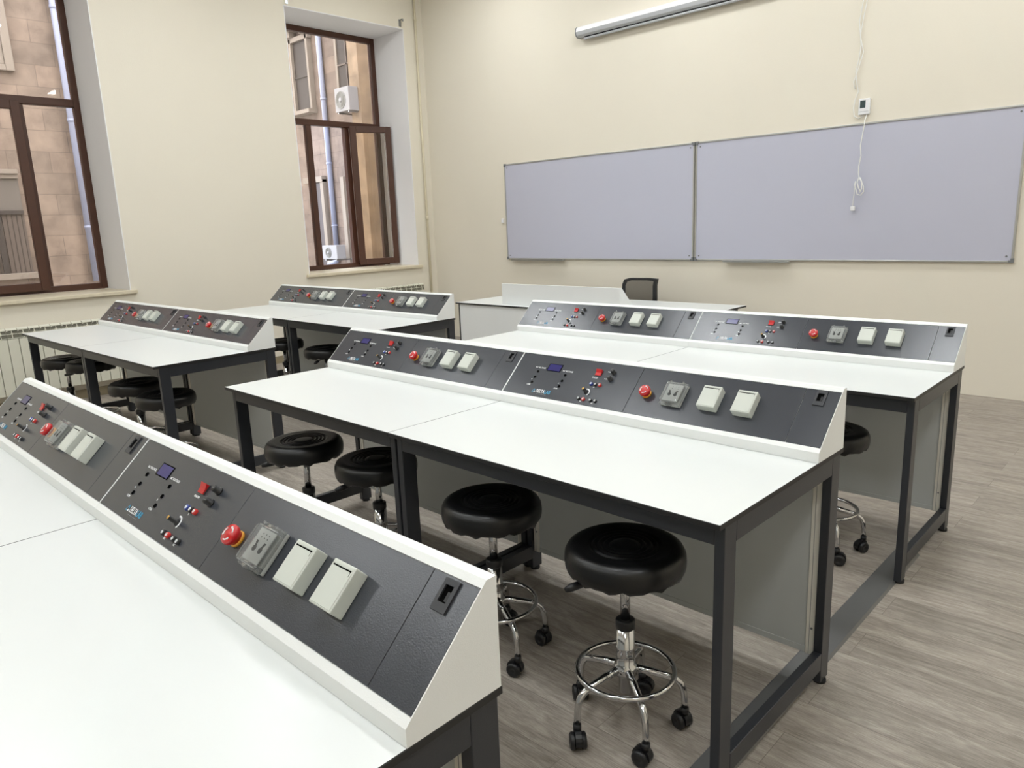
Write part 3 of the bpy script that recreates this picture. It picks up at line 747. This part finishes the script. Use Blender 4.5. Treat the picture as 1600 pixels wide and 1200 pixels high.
# ------------------------------------------------------------------ courtyard outside
O = Vector((.818, -2.3987, 1.6138))
K = (10 - O.y) / (6 - O.y)
def S(x, z): return (O.x + (x - O.x) * K, O.z + (z - O.z) * K)
t = thing('courtyard_building', 'pinkish limestone building facing the left window across the courtyard', 'building', (-13.5, 0, 0))
Tt = Matrix.Translation((13.5, 0, 0))
g = G(); g.box(-15.5, -13.5, -9, 2.05, -.2, 9, 'stoneA', T=Tt); g.build('stone_wall', t)
g = G(); g.box(-15.5, -13.42, 2.05, 2.35, -.2, 9, 'trimst', T=Tt); g.build('corner_pilaster', t)
g = G()  # upper window surround
g.box(-13.5, -13.40, 1.12, 1.24, 4.27, 6.6, 'trimst', .01, T=Tt); g.box(-13.5, -13.43, 1.02, 1.12, 4.36, 6.6, 'trimst', .01, T=Tt); g.box(-13.5, -13.40, -.6, 1.12, 4.27, 4.36, 'trimst', .01, T=Tt); g.box(-13.5, -13.44, -.6, 1.02, 4.36, 4.44, 'trimst', .01, T=Tt)
up = g.build('window_surround', t)
g = G(); g.box(-13.5, -13.47, -.5, 1.02, 4.44, 6.6, 'darkglass', T=Tt); g.build('glass', up)
g = G()  # string course and lower window
g.box(-13.5, -13.36, -9, 1.02, 2.69, 2.76, 'trimst', .01, T=Tt); g.box(-13.5, -13.41, -9, 1.02, 2.62, 2.69, 'trimst', .01, T=Tt); g.box(-13.5, -13.38, -9, 1.10, 1.02, 1.12, 'trimst', .01, T=Tt); g.build('string_course', t)
g = G(); g.box(-13.5, -13.46, -3.0, 1.02, 2.12, 2.62, 'lintel', T=Tt); g.build('lintel', t)
g = G(); g.box(-13.5, -13.46, -3.0, 1.02, 1.12, 2.12, 'blind', T=Tt)
for k in range(20): g.box(-13.46, -13.45, .98 - k * .07, .985 - k * .07, 1.12, 2.12, 'darkglass', T=Tt)
lw = g.build('lower_window', t)
g = G(); g.box(-13.46, -13.42, .60, .68, 1.12, 2.12, 'darkglass', T=Tt); g.box(-13.46, -13.42, -1, 1.02, 2.06, 2.12, 'darkglass', T=Tt); g.build('mullion', lw)

t = thing('rear_building', 'weathered limestone building seen through the second window', 'building', (-17, 10, 0))
Tt = Matrix.Translation((17, -10, 0))
g = G(); g.box(-24, -8.8, 10, 12, -.2, 14, 'stoneB', T=Tt); g.build('stone_wall', t)
def wbox(g, a, b, y0, y1, m, T=Tt, bev=0.0):   # a=(x6,z6) low corner, b high corner, traced at y=6
    xa, za = S(*a); xb, zb = S(*b); g.box(xa, xb, y0, y1, za, zb, m, bev, T=T)
g = G(); wbox(g, (-12.90, 3.95), (-12.373, 5.215), 9.93, 10.0, 'darkglass'); wa = g.build('window', t)
g = G(); wbox(g, (-12.90, 4.55), (-12.373, 4.58), 9.90, 9.93, 'darkglass')
for a, b in (((-12.96, 3.9), (-12.90, 5.29)), ((-12.373, 3.9), (-12.31, 5.29)), ((-13.0, 5.215), (-12.28, 5.30))): wbox(g, a, b, 9.85, 10, 'trimst')
wbox(g, (-13.12, 3.86), (-12.28, 3.93), 9.7, 10, 'trimst'); wbox(g, (-13.12, 5.40), (-12.2, 5.47), 9.65, 10, 'trimst'); wbox(g, (-13.0, 5.30), (-12.80, 5.40), 9.75, 10, 'trimst'); wbox(g, (-12.45, 5.30), (-12.28, 5.40), 9.75, 10, 'trimst')
g.build('surround', wa)
g = G(); wbox(g, (-11.40, 3.93), (-10.82, 5.2), 9.93, 10.0, 'darkglass'); wb = g.build('window', t)
g = G(); wbox(g, (-11.46, 3.93), (-11.40, 5.3), 9.9, 10, 'trimst'); wbox(g, (-10.82, 3.8), (-10.78, 5.3), 9.9, 10, 'trimst'); wbox(g, (-11.13, 3.93), (-11.10, 5.2), 9.9, 9.93, 'blind'); wbox(g, (-11.4, 4.55), (-10.82, 4.58), 9.9, 9.93, 'blind'); g.build('surround', wb)
g = G(); wbox(g, (-10.77, -.2), (-10.48, 8), 9.6, 10, 'stoneO'); g.build('pilaster', t)
g = G(); wbox(g, (-10.46, 1.15), (-10.28, 3.9), 9.93, 10, 'darkglass'); g.build('window', t)
g = G(); wbox(g, (-11.1, 1.25), (-10.86, 2.45), 9.93, 10, 'darkglass'); wc = g.build('window', t)
g = G(); wbox(g, (-11.16, 1.15), (-10.80, 1.22), 9.88, 10, 'trimst'); wbox(g, (-11.16, 2.45), (-10.80, 2.55), 9.88, 10, 'trimst'); g.build('surround', wc)
g = G(); wbox(g, (-12.60, .3), (-12.30, 2.54), 9.93, 10, 'darkdoor'); dr = g.build('door', t)
g = G(); wbox(g, (-12.66, .3), (-12.60, 2.6), 9.86, 10, 'trimst'); wbox(g, (-12.30, .3), (-12.20, 2.6), 9.86, 10, 'trimst'); wbox(g, (-12.9, 2.55), (-12.2, 2.66), 9.84, 10, 'trimst'); g.build('door_surround', dr)
g = G(); wbox(g, (-11.63, .6), (-11.52, 2.6), 9.9, 10, 'trimst'); g.build('edge_trim', t)
# drain pipes
def drain(x, y, z0, z1, r, elbow, lab):
    g = G(); g.cyl((x, y, z0), (x, y, z1), r, 'drain', 16)
    z = z0 + .9
    while z < z1: g.cyl((x, y, z), (x, y, z + .05), r * 1.18, 'drain', 16); z += 1.75
    if elbow: g.tube([(x, y, z0 + .02), (x - .02, y - .02, z0 - .1), (x - .12, y - .06, z0 - .15), (x - .28, y - .1, z0 - .17), (x - .32, y - .1, z0 - .25)], r, 'drain', 12)
    tag(g.build('drain_pipe'), lab, 'drain pipe', 'drain pipes outside')
xa, za = S(-11.97, 1.07)
drain(xa, 9.92, za, 11, .075, True, 'pale blue drain pipe behind the opened casement of the second window')
drain(-13.40, 1.93, .9, 8, .05, False, 'pale blue drain pipe down the building corner outside the left window')
# air conditioners
def acunit(x0, x1, z0, z1, y0, d, lab):
    t = thing('air_conditioner', lab, 'air conditioner', (x0, y0, z0), 0, 'air conditioners outside'); w, h = x1 - x0, z1 - z0
    g = G(); g.box(0, w, 0, d, 0, h, 'ac', .012); g.build('case', t)
    g = G(); T = Matrix.Translation((w * .42, -.001, h * .48)) @ Matrix.Rotation(PI / 2, 4, 'X')
    r = h * .37
    g.lathe([(0, .0), (r, 0), (r, .012), (r * .93, .016), (r * .9, .006), (0, .006)], 'acgrill', 28, T)
    g.lathe([(r * .28, .006), (r * .28, .018), (0, .018)], 'ac', 18, T)
    for q in (.45, .6, .75): g.lathe([(r * q, .006), (r * q, .014), (r * (q + .03), .014), (r * (q + .03), .006)], 'acgrill', 28, T, cap=False)
    g.build('fan_grille', t)
    g = G(); g.box(w * .8, w * .95, -.004, 0, h * .78, h * .86, 'capg'); g.build('badge', t)
    g = G()
    for xx in (.12 * w, .85 * w): g.box(xx, xx + .03, 0.02, 10 - y0, -.04, 0, 'satin')
    g.build('bracket', t)
def back(px, y):  # point on the ray through S(px) at another depth
    x, z = S(*px); f = (y - O.y) / (10 - O.y); return (O.x + (x - O.x) * f, O.z + (z - O.z) * f)
ya = 9.3
(xa, zt), (xb, _) = back((-11.671, 4.205), ya), back((-11.215, 4.2), ya); _, zb = back((-11.5, 3.78), ya)
acunit(xa, xb, zb, zt, ya, .30, 'white outdoor air conditioner hung high on the building outside the second window')
(xa, zt), (xb, _) = back((-12.58, 1.307), ya), back((-12.06, 1.29), ya); _, zb = back((-12.5, 1.03), ya)
acunit(xa, xb, zb, zt, ya, .30, 'white outdoor air conditioner low by the dark door, outside the second window')
g = G(); g.box(-26, -8.4, -12, 16, -.4, -.2, 'ground'); struct(g.build('ground'))

# ------------------------------------------------------------------ world, camera, view
w = bpy.data.worlds.new('World'); bpy.context.scene.world = w; w.use_nodes = True
bg = w.node_tree.nodes['Background']; bg.inputs[0].default_value = (0.86, 0.92, 1.0, 1); bg.inputs[1].default_value = 5.6

yaw, pitch, roll, fpx = .7686, -.2167, -.0396, 1143.5
cyw, syw, cp, sp = math.cos(yaw), math.sin(yaw), math.cos(pitch), math.sin(pitch)
F = Vector((-syw * cp, cyw * cp, sp)); r0 = Vector((cyw, syw, 0)); u0 = r0.cross(F)
R = r0 * math.cos(roll) + u0 * math.sin(roll); U = -r0 * math.sin(roll) + u0 * math.cos(roll)
cam = bpy.data.cameras.new('camera'); co = bpy.data.objects.new('camera', cam); C.objects.link(co)
cam.sensor_fit = 'HORIZONTAL'; cam.sensor_width = 36; cam.lens = fpx / 1600 * 36; cam.clip_start = .05; cam.clip_end = 100
Mx = Matrix(((R.x, U.x, -F.x, O.x), (R.y, U.y, -F.y, O.y), (R.z, U.z, -F.z, O.z), (0, 0, 0, 1)))
co.matrix_world = Mx
sc = bpy.context.scene; sc.camera = co
vs = sc.view_settings; vs.view_transform = 'Standard'; vs.look = 'None'; vs.gamma = 1; vs.use_curve_mapping = False; vs.exposure = 0.43
